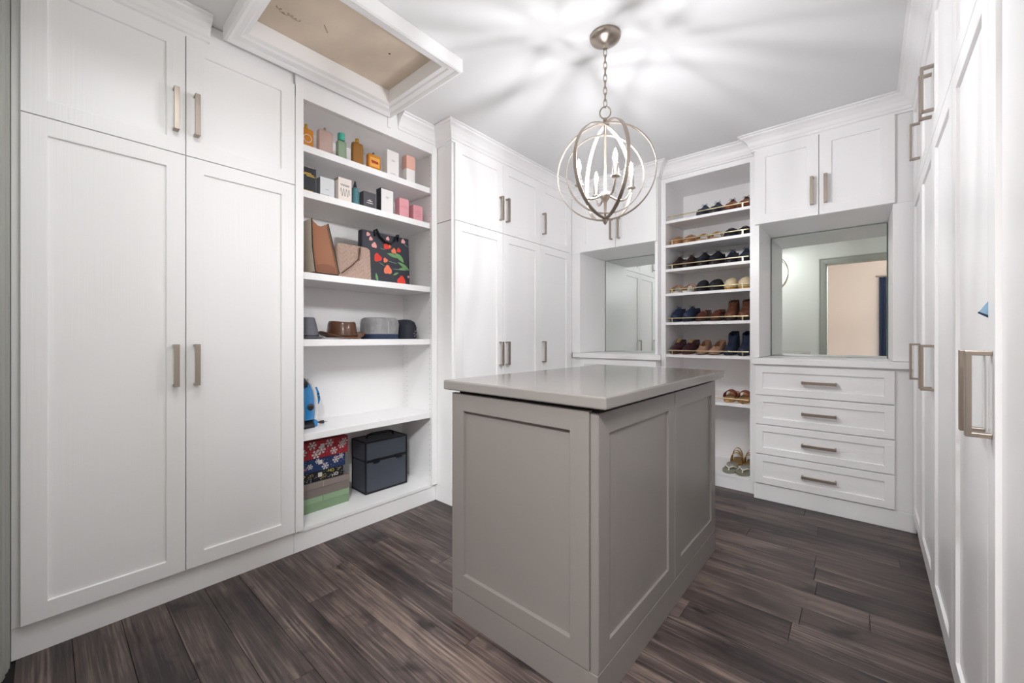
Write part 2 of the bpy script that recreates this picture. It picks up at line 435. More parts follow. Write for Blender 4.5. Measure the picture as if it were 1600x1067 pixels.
# shoe tower
TX0, TX1 = -1.19, -.5375
ST = thing('shoe_tower', 'tall narrow white shelf tower of shoes with brass rails', 'shelving', (TX0, TY, 0))
TW = TX1-TX0; TD = BWY-TY-.016
MB().box(0, .036, 0, TD, .0, CEIL-.004).build('side_panel', WHITE, ST)
MB().box(TW-.034, TW, 0, TD, .0, CEIL-.004).build('side_panel', WHITE, ST)
MB().box(.036, TW-.034, TD, TD+.012, 0, CEIL-.004).build('back_panel', WHITE, ST)
MB().box(.036, TW-.034, 0, .02, 2.303, CEIL-.004).build('frieze', WHITE_H, ST)
MB().box(.036, TW-.034, .02, TD, 2.305, 2.322).build('top_panel', WHITE_H, ST)
MB().box(.036, TW-.034, .001, TD, .0005, .085).build('kickboard', PAINT, ST)
MB().box(.0365, TW-.0345, -.002, TD, .086, .104).build('bottom_panel', WHITE_H, ST)
SHZ = [2.003, 1.812, 1.622, 1.430, 1.203, .950, .611]
SLANT = math.atan(.082)
for zz in SHZ:
    MS = Matrix.Translation((0, .004, zz)) @ Matrix.Rotation(SLANT, 4, 'X')
    s = MB().box(.0365, TW-.0345, 0, TD-.008, -.021, 0).xform(MS).build('shelf', WHITE_H, ST, bevel=.001)
    r = MB().tube([(.046, .012, .031), (TW-.044, .012, .031)], .0042, 8)
    for px in (.083, TW-.082): r.box(px-.004, px+.004, .008, .016, 0, .031)
    r.xform(MS).build('rail', BRASS, s)

# ------------------------------------------------------------------ island
IS = thing('island', 'taupe grey shaker island with a smooth slab top under the chandelier', 'cabinet', (-1.207, 1.043, 0), R(-.7))
IW, ID = .640, 1.195
MB().box(.004, IW-.008, .012, ID-.006, .105, .860).build('body', TAUPE, IS)
MB().box(0, IW, 0, ID, .0005, .104).build('kickboard', TAUPE, IS, bevel=.001)
MB().box(.02, IW-.03, .02, ID-.02, .860, .8778).build('shadow_gap', DARK, IS)
fr, pm = shaker(0, .612, .108, .867, yf=-.002, th=.018, rail=.066, rec=.014, ch=.001)
e = fr.build('end_panel', TAUPE, IS, bevel=.0012); pm.build('panel', TAUPE, e)
MB().box(IW-.026, IW-.002, .004, .016, .105, .862).build('corner_post', TAUPE, IS, bevel=.001)
for a, b_ in ((.006, .618), (.622, ID-.002)):
    fr, pm = shaker(a, b_, .108, .861, yf=-.002, th=.018, rail=.066, rec=.014, ch=.001)
    M = Matrix.Translation((IW-.002, 0, 0)) @ Matrix.Rotation(R(90), 4, 'Z')
    fr.xform(M); pm.xform(M)
    d = fr.build('door', TAUPE, IS, bevel=.0012); pm.build('panel', TAUPE, d)
MB().box(-.030, .677, -.022, 1.222, .878, .915).build('slab_top', TAUPE_T, IS, bevel=.006, seg=3)

# ------------------------------------------------------------------ attic hatch
HT = thing('attic_hatch', 'moulded white ceiling hatch frame around a bare plywood panel', 'hatch', (-1.77, .92, CEIL))
ox0, ox1, oy0, oy1 = -2.098-(-1.77), -1.467-(-1.77), .505-.92, 1.333-.92
ix0, ix1, iy0, iy1 = -2.0+1.77, -1.536+1.77, .575-.92, 1.26-.92
prof = [(0.0, -.001), (0.0, -.062), (.010, -.066), (.020, -.060), (.024, -.056), (.046, -.052), (.052, -.046), (.0685, -.042), (.0685, .03)]
mb = MB(); rings = []
sx = ((ix0-ox0)/.0685, (ox1-ix1)/.0685); sy = ((iy0-oy0)/.0685, (oy1-iy1)/.0685)
for (X, Y, dx, dy) in ((ox0, oy0, sx[0], sy[0]), (ox1, oy0, -sx[1], sy[0]), (ox1, oy1, -sx[1], -sy[1]), (ox0, oy1, sx[0], -sy[1]), (ox0, oy0, sx[0], sy[0])):
    rings.append([(X+dx*o, Y+dy*o, z) for o, z in prof])
mb.loft(rings, closed=False, smooth=False)
mb.build('frame', PAINT, HT)
pl = MB().box(ix0-.02, ix1+.02, iy0-.02, iy1+.02, .0305, .04).build('hatch_panel', PLY, HT)
sq = MB(); PENC = mat('pencil_grey', 'a39282', .8)
px, py = ix0+.14, iy0+.055
pth = []
for k in range(70):
    u = k/69
    pth.append((px+.006*sin(u*40)+.012*(1-u)*sin(u*13), py+.10*u+.007*cos(u*40), .0300))
sq.tube(pth, .0011, 5); sq.build('pencil_scribble', PENC, pl)
sc_ = MB().tube([(ix0+.2, iy0+.235, .0302), (ix0+.165, iy0+.265, .0302)], .0022, 5); sc_.build('scratch', PENC, pl)
MB().lathe([(.0001, .029), (.005, .0292), (.005, .0304)], 10, (ix0+.26, iy1-.16)).build('screw_hole', mat('screw_dark', '5a4c42', .7), pl)
# corner bracket next to the hatch on the shelf unit's frieze
MB().box(SW-.37, SW-.352, -.022, -.017, 2.335, 2.40).build('cleat', PAINT, SH)

# ------------------------------------------------------------------ chandelier
CX, CY, CZ, RO = -.865, 1.648, 1.830, .218
CH = thing('chandelier', 'nickel orb chandelier with four lit candle bulbs hanging over the island', 'chandelier', (CX, CY, 0))
MB().lathe([(.066, CEIL-.001), (.068, CEIL-.010), (.064, CEIL-.018), (.045, CEIL-.030), (.020, CEIL-.038), (.012, CEIL-.050), (.010, CEIL-.058)], 32).build('canopy', NICKEL, CH)
ztop = CZ+RO
ch = []
zc = CEIL-.058; k = 0
links = 9; zl = zc-.004
span = zl-(ztop+.075); step = span/links
for k in range(links):
    z1_ = zl-k*step; cz = z1_-step/2; h = step/2+.006
    mb = MB(); pth = []
    for q in range(16):
        a = 2*pi*q/16; x_ = .0075*cos(a); z_ = h*sin(a)
        pth.append((x_*.7+.0*z_, x_*.7, cz+z_) if k % 2 == 0 else (x_*.7, -x_*.7, cz+z_))
    mb.tube(pth, .0019, 6, closed=True).build('chain_link', NICKEL, CH)
vd = Vector((-.465, .885)).normalized(); vr = Vector((vd.y, -vd.x))
mb = MB(); zr = ztop+.048
mb.tube([(vr.x*.024*cos(2*pi*q/24), vr.y*.024*cos(2*pi*q/24), zr+.027*sin(2*pi*q/24)) for q in range(24)], .0035, 8, closed=True).build('hanging_loop', NICKEL, CH)
st = MB(); st.lathe([(.009, ztop+.022), (.009, ztop+.002), (.016, ztop+.002), (.016, ztop-.006), (.0055, ztop-.010), (.0055, 1.74), (.02, 1.735), (.022, 1.712), (.012, 1.70), (.007, 1.688), (.0045, 1.62), (.012, CZ-RO+.004), (.012, CZ-RO-.004), (.006, CZ-RO-.016), (.003, CZ-RO-.02)], 16)
st.build('stem', NICKEL, CH)
def ring(phi, r, wd, name='ring', zc=CZ, th=.0035):
    d = -vd*cos(R(phi)) + vr*sin(R(phi))
    nx, ny = -d.y, d.x
    n = 72; rings = []
    for k in range(n):
        a = 2*pi*k/n
        row = []
        for rr, s in ((r-th/2, -1), (r+th/2, -1), (r+th/2, 1), (r-th/2, 1)):
            row.append((d.x*rr*cos(a)+nx*s*wd/2, d.y*rr*cos(a)+ny*s*wd/2, zc+rr*sin(a)))
        rings.append(row)
    rings.append(rings[0])
    m = MB().loft(rings, True, False, False, smooth=False)
    o = m.build(name, CHROME if name == 'inner_ring' else NICKEL, CH)
    return o
ring(85, RO, .016); ring(25, RO-.004, .017); ring(-36, RO-.008, .017)
ring(-76, RO-.042, .014, 'inner_ring', CZ-.012)
def thin_glass(name):
    m = bpy.data.materials.new(name); m.use_nodes = True; nt = m.node_tree
    for n in list(nt.nodes):
        if n.type == 'BSDF_PRINCIPLED': nt.nodes.remove(n)
    out = nt.nodes['Material Output']; a = nt.nodes.new('ShaderNodeBsdfTransparent'); g = nt.nodes.new('ShaderNodeBsdfGlossy'); x = nt.nodes.new('ShaderNodeMixShader')
    g.inputs['Roughness'].default_value = .05; x.inputs[0].default_value = .07
    nt.links.new(a.outputs[0], x.inputs[1]); nt.links.new(g.outputs[0], x.inputs[2]); nt.links.new(x.outputs[0], out.inputs[0]); return m
BULBG = thin_glass('clear_bulb_glass')
BULBM = mat('lit_bulb', 'fbfbff', .4, emit=BULB)
for k in range(4):
    phi = 20+90*k; d = -vd*cos(R(phi)) + vr*sin(R(phi)); ra = .122
    pth = []
    for q in range(15):
        u = q/14
        r_ = .018+ra*u-.018*u*0
        z_ = 1.722 - .018*sin(pi*min(1, u*1.15)) + (.040*max(0, u-.62)/.38 if u > .62 else 0)
        pth.append((d.x*min(r_, ra), d.y*min(r_, ra), z_))
    pth.append((d.x*ra, d.y*ra, 1.768))
    arm = MB().tube(pth, .0052, 10).build('arm', CHROME, CH)
    c0 = (d.x*ra, d.y*ra)
    MB().lathe([(.012, 1.757), (.019, 1.760), (.019, 1.764), (.0125, 1.766), (.0125, 1.815), (.009, 1.817)], 18, c0).build('candle_sleeve', CHROME, arm)
    MB().lathe([(.0085, 1.8175), (.0125, 1.826), (.0165, 1.842), (.0165, 1.852), (.012, 1.872), (.005, 1.890), (.0008, 1.898)], 16, c0).build('bulb', BULBG, arm)
    MB().lathe([(.003, 1.826), (.0075, 1.834), (.0085, 1.846), (.0065, 1.862), (.0008, 1.878)], 14, c0).build('filament', BULBM, arm)

#ITEMS
# ------------------------------------------------------------------ things on the open shelves (front faces +x; local frame turned by 90 deg: x = along the shelf, -y = out)
Q = R(90)
def fm(name, col, **k): return mat(name, col, **k)
GOLD = mat('gold_foil', 'd8b257', .3, 1)
CARD = mat('white_card', 'eceae8', .55)
BLACKC = mat('black_card', '22242c', .45)
CLEARG = mat('clear_glass', 'f2f2f2', .05, trans=.85)
INK = mat('grey_ink', '8d8a8a', .6)
def panel_marks(parent, m, x0, x1, zs, y, name='print_line', h=.0022, th=.0005):
    mb = MB()
    for z0, a, b_ in zs: mb.box(x0+(x1-x0)*a, x0+(x1-x0)*b_, y-th, y, z0, z0+h)
    return mb.build(name, m, parent)
Z1, Z2, Z3, Z4, Z5, ZB = 2.071, 1.838, 1.418, 1.073, .588, .115
PG = 'perfume bottles on the topmost shelf'
def bottle(label, y0, y1, zs, h, x, m, cap_m, cap_r, cap_h, name='perfume_bottle', depth=.032, shoulder=.008, rad=.006, group=PG, neck=None, capoct=False):
    t = thing(name, label, 'perfume bottle', (x, (y0+y1)/2, zs), Q, group)
    W = y1-y0; mb = MB(); rings = []
    for z_, s in ((.0003, .94), (.003, 1), (h-shoulder, 1), (h-.002, .93), (h, .80)):
        rings.append([(p[0], p[1], z_) for p in rrect(W*s, depth*s, rad, 4)])
    mb.loft(rings); mb.build('flask', m, t)
    nk = neck or .006
    MB().lathe([(nk, h+.0003), (nk, h+.006)], 14).build('neck', GOLD, t)
    MB().lathe([(cap_r*.96, h+.0063), (cap_r, h+.0085), (cap_r, h+cap_h-.003), (cap_r*.85, h+cap_h)], 18).build('cap', cap_m, t)
    return t
t = bottle('small orange perfume bottle with a pale ring emblem at the end of the topmost shelf', .862, .930, Z1, .108, -2.205, mat('orange_glass', 'd98f35', .12, trans=.25), GOLD, .008, .026)
rg = MB().tube([(.0+.020*cos(a), -.0168, .055+.020*sin(a)) for a in [2*pi*q/24 for q in range(24)]], .0075, 6, closed=True, flat=.3); rg.build('ring_emblem', mat('peach_label', 'f3d9bd', .5), t)
bottle('wide pale pink glass perfume bottle on the topmost shelf', .956, 1.032, Z1, .134, -2.205, mat('pale_pink_glass', 'd9bdb4', .08, trans=.45), CHROME, .006, .020, depth=.036)
bottle('green perfume bottle with a teal cap on the topmost shelf', 1.061, 1.111, Z1, .112, -2.205, mat('pale_green_glass', 'a5bca0', .08, trans=.4), mat('teal_cap', '48ab98', .35), .019, .046, depth=.034)
bottle('amber bronze perfume bottle with rounded shoulders and a gold cap', 1.147, 1.215, Z1, .136, -2.205, mat('amber_glass', '9a6a2f', .18, trans=.15), GOLD, .012, .027, depth=.034, shoulder=.022, rad=.012)
t = bottle('squat orange perfume bottle with a red script label on the topmost shelf', 1.243, 1.326, Z1, .103, -2.205, mat('yellow_orange_glass', 'd58a2b', .12, trans=.2), mat('dark_spray', '3d3430', .4), .006, .016, depth=.032)
MB().box(-.031, .031, -.0168, -.0163, .030, .085).build('label_plate', mat('yellow_label', 'e2a44a', .5), t)
sc2 = MB(); sc2.tube([(-.022+.044*k/40, -.0175, .058+.010*sin(k*.75)*(1-.3*k/40)) for k in range(41)], .0022, 5); sc2.build('script_print', mat('red_print', 'b3372a', .5), t)
def carton(label, y0, y1, zs, h, x, m, depth=.05, name='perfume_box', group=None, rz=0):
    t = thing(name, label, 'box', (x-depth/2, (y0+y1)/2, zs), Q+rz, group)
    W = y1-y0
    MB().box(-W/2, W/2, -depth/2, depth/2, .0004, h).build('carton', m, t, bevel=.0008, seg=1)
    return t, W, -depth/2
PBG = 'perfume boxes on the two upper shelves'
t, W, yf = carton('tall plain white perfume box on the topmost shelf', 1.372, 1.455, Z1, .172, -2.195, CARD, group=PBG); panel_marks(t, INK, -W/2, W/2, [(.115, .4, .6), (.108, .35, .65), (.03, .3, .7)], yf)
t, W, yf = carton('slim perfume box white below and blush pink above, last on the topmost shelf', 1.512, 1.576, Z1, .184, -2.195, CARD, group=PBG)
MB().box(-W/2-.0008, W/2+.0008, yf-.0008, -yf+.0008, .100, .1848).build('pink_sleeve', mat('blush_card', 'e6b3a4', .5), t)
t, W, yf = carton('black perfume box with gold lettering lines at the end of the second shelf', .862, .944, Z2, .146, -2.195, BLACKC, group=PBG)
panel_marks(t, GOLD, -W/2, W/2, [(.108, .25, .7), (.101, .15, .85), (.094, .4, .95), (.016, .15, .8)], yf, 'gold_line', .0035)
MB().box(-W/2-.0006, W/2+.0006, yf-.0006, -yf+.0006, .1402, .1436).build('silver_edge', CHROME, t)
t, W, yf = carton('pale silver perfume box with a grey flank on the second shelf', .966, 1.043, Z2, .114, -2.195, mat('silver_card', 'd5d8da', .35), group=PBG); panel_marks(t, INK, -W/2, W/2, [(.020, .05, .6), (.05, .35, .6)], yf)
MB().box(-W/2-.0006, -W/2-.0001, yf+.002, -yf-.002, .003, .111).build('grey_flank', mat('grey_card', '8d8d92', .5), t)
t, W, yf = carton('cream perfume box printed with grey flourishes on the second shelf', 1.063, 1.140, Z2, .140, -2.190, mat('cream_card', 'e9dfd8', .55), group=PBG)
MB().box(-W/2-.0007, W/2+.0007, yf+.001, -yf+.0007, .126, .1405).build('brown_band', mat('brown_card', '94836f', .5), t)
mb = MB(); mb.tube([(-.028+.056*k/50, yf-.0006, .060+.022*sin(k*.45)) for k in range(51)], .0011, 4); mb.tube([(-.026+.05*k/40, yf-.0006, .100+.006*sin(k*.8)) for k in range(41)], .0011, 4); mb.build('flourish', INK, t)
# ribbed teal bottle
t = thing('perfume_bottle', 'ribbed teal perfume bottle with a pointed black cap on the second shelf', 'perfume bottle', (-2.215, 1.174, Z2), 0)
pr = [(.018, .0003)]
for k in range(12):
    z_ = .004+.0088*k; e = .023 if k < 10 else .020
    pr += [(e-.0025, z_), (e, z_+.003), (e, z_+.006)]
pr += [(.012, .112)]
MB().lathe(pr, 24).build('flask', mat('teal_ribbed', '4b7d84', .35), t)
MB().lathe([(.011, .1123), (.009, .125), (.004, .150), (.0005, .153)], 14).build('cap', mat('black_cap', '2a2b2f', .35), t)
t, W, yf = carton('low dark grey perfume box with a pale crest on the second shelf', 1.216, 1.296, Z2, .106, -2.195, mat('charcoal_card', '45434a', .45), group=PBG)
panel_marks(t, CARD, -W/2, W/2, [(.052, .3, .7), (.059, .42, .58), (.040, .25, .75)], yf, 'crest_print', .003)
t, W, yf = carton('white perfume box with black edges on the second shelf', 1.325, 1.414, Z2, .154, -2.190, CARD, group=PBG)
b_ = MB(); e = .003
for (a, c_, d, f_) in ((-W/2, -W/2+e, .0005, .154), (W/2-e, W/2, .0005, .154), (-W/2+e, W/2-e, .151, .154)): b_.box(a, c_, yf-.0006, yf+.0, d, f_)
b_.box(-W/2-.0007, -W/2-.0001, yf, -yf, .0005, .154); b_.build('black_edge', BLACKC, t); panel_marks(t, INK, -W/2, W/2, [(.105, .38, .62), (.098, .42, .58)], yf)
PINK = mat('pink_card', 'dd9ca3', .5); PINKD = mat('rose_lid', 'c9727f', .5)
t, W, yf = carton('taller of two pink perfume boxes at the end of the second shelf', 1.456, 1.525, Z2, .128, -2.19, PINK, group=PBG); MB().box(-W/2-.0006, W/2+.0006, yf-.0006, -yf, .070, .0715).build('lid_line', PINKD, t); panel_marks(t, PINKD, -W/2, W/2, [(.0795, .2, .8)], yf)
t, W, yf = carton('shorter of two pink perfume boxes, last on the second shelf', 1.560, 1.634, Z2, .110, -2.19, PINK, group=PBG); panel_marks(t, PINKD, -W/2, W/2, [(.055, .25, .75), (.070, .3, .7), (.040, .35, .65)], yf)

# --- handbags
TAN = mat('tan_leather', '8f5326', .45, bump=((120, 120, 120), .08, 3)); TAUPEL = mat('taupe_leather', 'cdc4b2', .5); PIPE = mat('black_piping', '2b211d', .5)
t = thing('tote_bag', 'tan leather tote seen from its narrow side with taupe faces and black piping', 'handbag', (-2.29, .97, Z3))
gp = [(-.043, .004), (.070, .004), (.074, .016), (.045, .14), (.013, .268), (-.008, .252), (-.035, .254), (-.066, .280), (-.062, .14), (-.048, .016)]
MB().prism(gp, -.135, .135, 'x').build('gusset', TAN, t, bevel=.003)
for poly in ([(-.0485, .012), (-.0625, .14), (-.0668, .284), (-.0715, .284), (-.067, .14), (-.0525, .012)], [(.0748, .012), (.0458, .14), (.0138, .272), (.0185, .272), (.050, .14), (.079, .012)]):
    MB().prism(poly, -.15, .142, 'x').build('face_panel', TAUPEL, t)
pp = MB()
for pa in ([(-.069, .284), (-.0648, .14), (-.0505, .016), (-.043, .004), (.070, .004), (.077, .014), (.048, .14), (.0162, .272)],):
    pp.tube([(.142, p, q) for p, q in pa], .0032, 6)
pp.build('piping', PIPE, t)
crs = MB().prism([(-.036, .014), (.060, .014), (.058, .045), (.02, .057), (-.02, .055), (-.040, .045)], .1351, .1368, 'x'); crs.build('bottom_fold', mat('tan_fold', '7e4727', .5), t)
# quilted bag
QB = mat('blush_quilt_leather', 'ad9384', .45)
t = thing('quilted_handbag', 'blush quilted chevron handbag with a chain strap behind the tan tote', 'handbag', (-2.205, 1.158, Z3), Q)
W, H = .206, .196
mb = MB(); rings = []
for y_, s in ((-.018, .985), (.000, 1.0), (.022, .97)):
    rings.append([(p[0], y_+.10*(p[1]+H/2)*.8, p[1]+H/2+.001) for p in rrect(W*s, H*s, .028, 5)])
mb.loft(rings); mb.build('shell', QB, t)
nx, nz = 56, 52; vs = []; fs = []
for j in range(nz+1):
    z_ = j/nz*H*.97
    rr = .026; dz = max(0, z_-(H*.97-rr)); half = W*.485-(rr-math.sqrt(max(0, rr*rr-dz*dz)))
    for i in range(nx+1):
        u = -1+2*i/nx; x_ = u*half
        colw = .050; cx_ = ((x_+1) % colw)-colw/2
        ph = z_ - 1.1*abs(cx_)
        d = .0060*abs(sin(pi*ph/.024))**.7*min(1, abs(abs(cx_)-colw/2)/.003+.25)*min(1, abs(cx_)/.002+.4)
        vs.append((x_, -.0195-d+.08*z_, z_+.003))
for j in range(nz):
    for i in range(nx): a = j*(nx+1)+i; fs.append((a, a+1, a+nx+2, a+nx+1))
MB().add(vs, fs, True).build('quilted_front', QB, t)
st = MB(); st.tube([(.032, -.014, .185), (.030, -.018, .15), (.020, -.021, .115)], .0028, 6); st.tube([(.020, -.021, .115), (-.02, -.026, .075), (-.085, -.036, .022)], .0032, 6); st.build('strap', mat('strap_brown', '5b3c2f', .5), t)
chn = MB()
for k in range(9):
    z_ = .183-.0085*k; x_ = .0335-.0013*k
    chn.tube([(x_+.0045*cos(a), -.0235+.08*z_*.35, z_+.005*sin(a)) for a in [2*pi*q/8 for q in range(8)]], .0013, 5, closed=True)
chn.build('chain', mat('antique_chain', '6d5a4c', .35, 1), t)
# floral tote
FB = mat('black_tote_canvas', '2c2f38', .6)
t = thing('floral_tote', 'black tote bag printed with red tulips beside the blush handbag', 'handbag', (-2.272, 1.400, Z3), Q)
W, H = .342, .312
mb = MB(); mb.loft([[(p[0]*(1-.02*z_/H), p[1], z_) for p in rrect(W, .05+.02*(1-z_/H), .012, 3)] for z_ in (.0005, .05, .15, .25, H)]); mb.build('bag_body', FB, t)
YF = -.0362
def fp(fx_, fz): return (-W/2+fx_*W, fz*H)
def ysurf(z_): return -(.05+.02*(1-z_/H))/2-.0006
def decal(polys, m, name):
    mb = MB()
    for poly in polys:
        pts = [fp(*p) for p in poly]
        f = [(px, ysurf(pz)-.0006, pz) for px, pz in pts]; bk = [(px, ysurf(pz)+.0003, pz) for px, pz in pts]
        mb.loft([bk, f], smooth=False)
    return tag(mb.build(name, m, t), kind='stuff')
def tulip(cx_, cz_, r, rot=0, k=1.0):
    out = []
    for i in range(18):
        a = 2*pi*i/18; rr = r*(1+.16*cos(3*a+rot)+.06*sin(5*a))
        out.append((cx_+rr*cos(a)*k, cz_+rr*sin(a)*1.09))
    return out
def leaf(x0, z0, x1, z1, wd):
    dx, dz = x1-x0, z1-z0; L = math.hypot(dx, dz); nx_, nz_ = -dz/L, dx/L
    a = [(x0+dx*u+nx_*wd*sin(pi*u), z0+dz*u+nz_*wd*sin(pi*u)) for u in [i/8 for i in range(9)]]
    return a + [(x0+dx*u-nx_*wd*.6*sin(pi*u), z0+dz*u-nz_*wd*.6*sin(pi*u)) for u in [i/8 for i in range(7, 0, -1)]]
decal([leaf(.5, .62, .74, .56, .045), leaf(.66, .66, .86, .48, .06), leaf(.72, .48, .985, .33, .045), leaf(.74, .34, .95, .36, .03), leaf(.62, .19, .74, .26, .025), leaf(.31, .02, .27, .20, .03)], mat('leaf_green_print', '6d9a63', .6), 'leaf_print')
decal([leaf(.33, .42, .45, .35, .006), leaf(.50, .47, .72, .44, .006), leaf(.58, .32, .95, .33, .006), leaf(.36, .70, .46, .68, .006), leaf(.84, .90, .97, .82, .006)], mat('stem_print', '8fa79a', .6), 'stem_print')
decal([tulip(.31, .50, .075, .5), tulip(.80, .10, .085, 2, 1.05), tulip(.75, .725, .04, 1), tulip(.50, .755, .05, .2, 1.5)], mat('red_print_cloth', 'dd3a2a', .6), 'red_flower_print')
decal([tulip(.51, .285, .08, 1.4), tulip(.645, .69, .05, 2.2), tulip(.465, .475, .043, 0), tulip(.56, .77, .028, 1)], mat('coral_print', 'e87a58', .6), 'coral_flower_print')
decal([tulip(.13, .93, .035, .3), tulip(.18, .85, .035, 1), tulip(.245, .735, .05, 2), tulip(.85, .93, .042, 1), tulip(.955, .20, .022, 0), tulip(.52, .92, .035, 2)], mat('pink_print', 'e5a3a0', .6), 'pink_flower_print')
hd = MB()
for off in (0, .0065):
    hd.tube([(-.085, -.028-off, .285), (-.088, -.028-off, .322), (-.078, -.032-off, .328), (-.055, -.037-off, .285), (-.02, -.040-off, .258), (.02, -.040-off, .255), (.045, -.038-off, .270), (.065, -.034-off, .318), (.080, -.030-off, .325), (.078, -.028-off, .28)], .0075, 8, flat=.42)
hd.build('handle', mat('black_strap', '191a20', .7), t)

# --- hats
GF = mat('grey_felt', '66666c', .8, bump=((60, 60, 60), .1, 3)); 
t = thing('felt_hat', 'grey felt fedora half hidden behind the shelf stile', 'hat', (-2.30, .927, Z4))
mb = MB(); mb.lathe([(.100, .004), (.120, .005), (.135, .010), (.136, .013), (.12, .009), (.102, .010), (.100, .03), (.086, .075), (.074, .106), (.066, .110), (.05, .098), (.0, .094)], 32, (0, 0), True, 1, .62); mb.build('felt_crown', GF, t); t.scale.z = 1.08
MB().lathe([(.1008, .012), (.1025, .013), (.098, .036), (.0955, .0365)], 32, (0, 0), False, 1, .625).build('hat_band', mat('charcoal_band', '43434b', .7), t)
CL = mat('brown_hat_leather', '57392a', .24, bump=((40, 40, 40), .12, 3))
t = thing('cowboy_hat', 'shiny brown leather cowboy hat with a curled brim in the middle of the hat shelf', 'hat', (-2.29, 1.132, Z4))
mb = MB(); rings = []; n = 40
def cb_ring(rx, ry, zf): return [(rx*cos(2*pi*k/n), ry*sin(2*pi*k/n), zf(2*pi*k/n)) for k in range(n)]
brim = lambda s: (lambda a: .006+.034*s*abs(sin(a))**2.2-.004*s*cos(a)+.002)
rings = [cb_ring(.095, .080, lambda a: .010), cb_ring(.115, .100, brim(.55)), cb_ring(.136, .122, brim(1.0)), cb_ring(.137, .1225, lambda a: brim(1.0)(a)+.004), cb_ring(.116, .101, lambda a: brim(.55)(a)+.004), cb_ring(.097, .082, lambda a: .016)]
mb.loft(rings, True, False, False)
mb.build('brim', mat('brown_hat_brim', '6b432c', .4), t)
cr = MB(); cr.loft([cb_ring(.0965, .0815, lambda a: .0165), cb_ring(.092, .078, lambda a: .05), cb_ring(.087, .073, lambda a: .092), cb_ring(.082, .068, lambda a: .104-.006*cos(a)**2), cb_ring(.06, .045, lambda a: .098), cb_ring(.02, .01, lambda a: .09)]); cr.build('crown_block', CL, t)
cc = MB(); cc.lathe([(.0985, .017), (.1, .018), (.0975, .030), (.0965, .0305)], 40, (0, 0), False, 1, .845); cc.build('hat_band', mat('dark_hat_band', '4a3122', .4), t)
t = thing('pillbox_hat', 'soft grey boxy cloth hat with a navy base on the hat shelf', 'hat', (-2.275, 1.368, Z4))
GC = mat('grey_wrinkled_cloth', '8c8b8c', .75, bump=((28, 28, 18), .5, 4), var=.25)
def sq_ring(wx, wy, r, z_, jit=0): return [(p[0]+random.uniform(-jit, jit), p[1]+random.uniform(-jit, jit), z_+random.uniform(-jit, jit)*.4) for p in rrect(wx, wy, r, 6)]
mb = MB(); mb.loft([sq_ring(.196, .206, .07, .0305), sq_ring(.20, .210, .07, .06, .002), sq_ring(.196, .208, .068, .095, .0025), sq_ring(.188, .20, .065, .122, .002), sq_ring(.165, .175, .06, .132, .001), sq_ring(.1, .1, .04, .133)]); mb.build('cloth_crown', GC, t)
MB().loft([sq_ring(.186, .196, .068, .0005), sq_ring(.198, .207, .07, .006), sq_ring(.198, .207, .07, .030)]).build('navy_base', mat('navy_band', '273350', .7), t)
MB().box(.0985, .1005, -.004, .004, .034, .108).build('seam', mat('pale_seam', 'a3a2a2', .7), t)
t = thing('studded_cap', 'dark navy cap with silver studs at the end of the hat shelf', 'hat', (-2.29, 1.558, Z4))
mb = MB(); mb.lathe([(.094, .0005), (.098, .01), (.098, .05), (.094, .085), (.08, .112), (.05, .126), (.0005, .13)], 30, (0, 0), True, 1, .74); mb.build('cloth_crown', mat('dark_navy_cloth', '20232e', .7), t)
sd = MB()
for (a, z_) in ((12, .02), (24, .03), (16, .05), (30, .055), (36, .02), (27, .078), (44, .075), (40, .045), (8, .036), (50, .03)):
    px_, py_ = .0985*cos(R(a)), .0985*.74*sin(R(a)); s0 = len(sd.v)
    sd.lathe([(.0042, -.001), (.0042, .001), (.002, .003), (.0003, .0034)], 8)
    sd.xform(Matrix.Translation((px_, py_, z_)) @ Matrix.Rotation(R(a), 4, 'Z') @ Matrix.Rotation(R(90), 4, 'Y'), s0)
sd.build('stud', CHROME, t)

# --- steam iron standing on its heel
t = thing('steam_iron', 'blue and white steam iron standing on its heel on the lower shelf', 'iron', (-2.31, .955, Z5))
IB = mat('iron_blue', '2b80bd', .25, coat=.4); IW_ = mat('iron_white', 'd9d7d5', .3); IDK = mat('iron_dark', '26262c', .35)
def sole_ring(y_, s, zlo, zhi, tip=1.0):
    pts = []
    for k in range(25):
        u = k/24; wd = .054*s*(1-max(0, (u-.25)/.75)**1.9)
        pts.append((wd, y_, zlo+(zhi-zlo)*u))
    return pts + [(-p[0], p[1], p[2]) for p in pts[-2::-1]]
MB().loft([sole_ring(-.050, .98, .006, .276), sole_ring(-.046, 1.0, .004, .280)]).build('soleplate', CHROME, t)
MB().loft([sole_ring(-.0455, .99, .045, .262), sole_ring(-.025, .95, .045, .252), sole_ring(.004, .80, .045, .235), sole_ring(.016, .55, .048, .215)]).build('water_tank', IB, t)
MB().loft([sole_ring(-.0455, 1.0, .0005, .044), sole_ring(-.02, .98, .0005, .044), sole_ring(.012, .85, .0005, .040)]).build('heel', IDK, t)
tp = MB().loft([[(p[0]*1.06, p[1], p[2]) for p in sole_ring(-.0458, .62, .225, .284)], [(p[0]*1.0, p[1], p[2]) for p in sole_ring(-.020, .55, .222, .268)]]); tp.build('nose', IDK, t)
hp = [(0, -.012, .258), (0, .012, .235), (0, .026, .195), (0, .034, .15), (0, .036, .10), (0, .034, .06), (0, .028, .040)]
h_ = MB().tube(hp, [.013, .015, .015, .015, .016, .018, .020], 12, flat=.8).build('handle', IW_, t)
MB().tube([(0, .037, .215), (0, .0445, .18), (0, .0505, .145), (0, .0485, .12)], [.006, .0115, .0115, .005], 10).build('blue_grip', IB, h_)
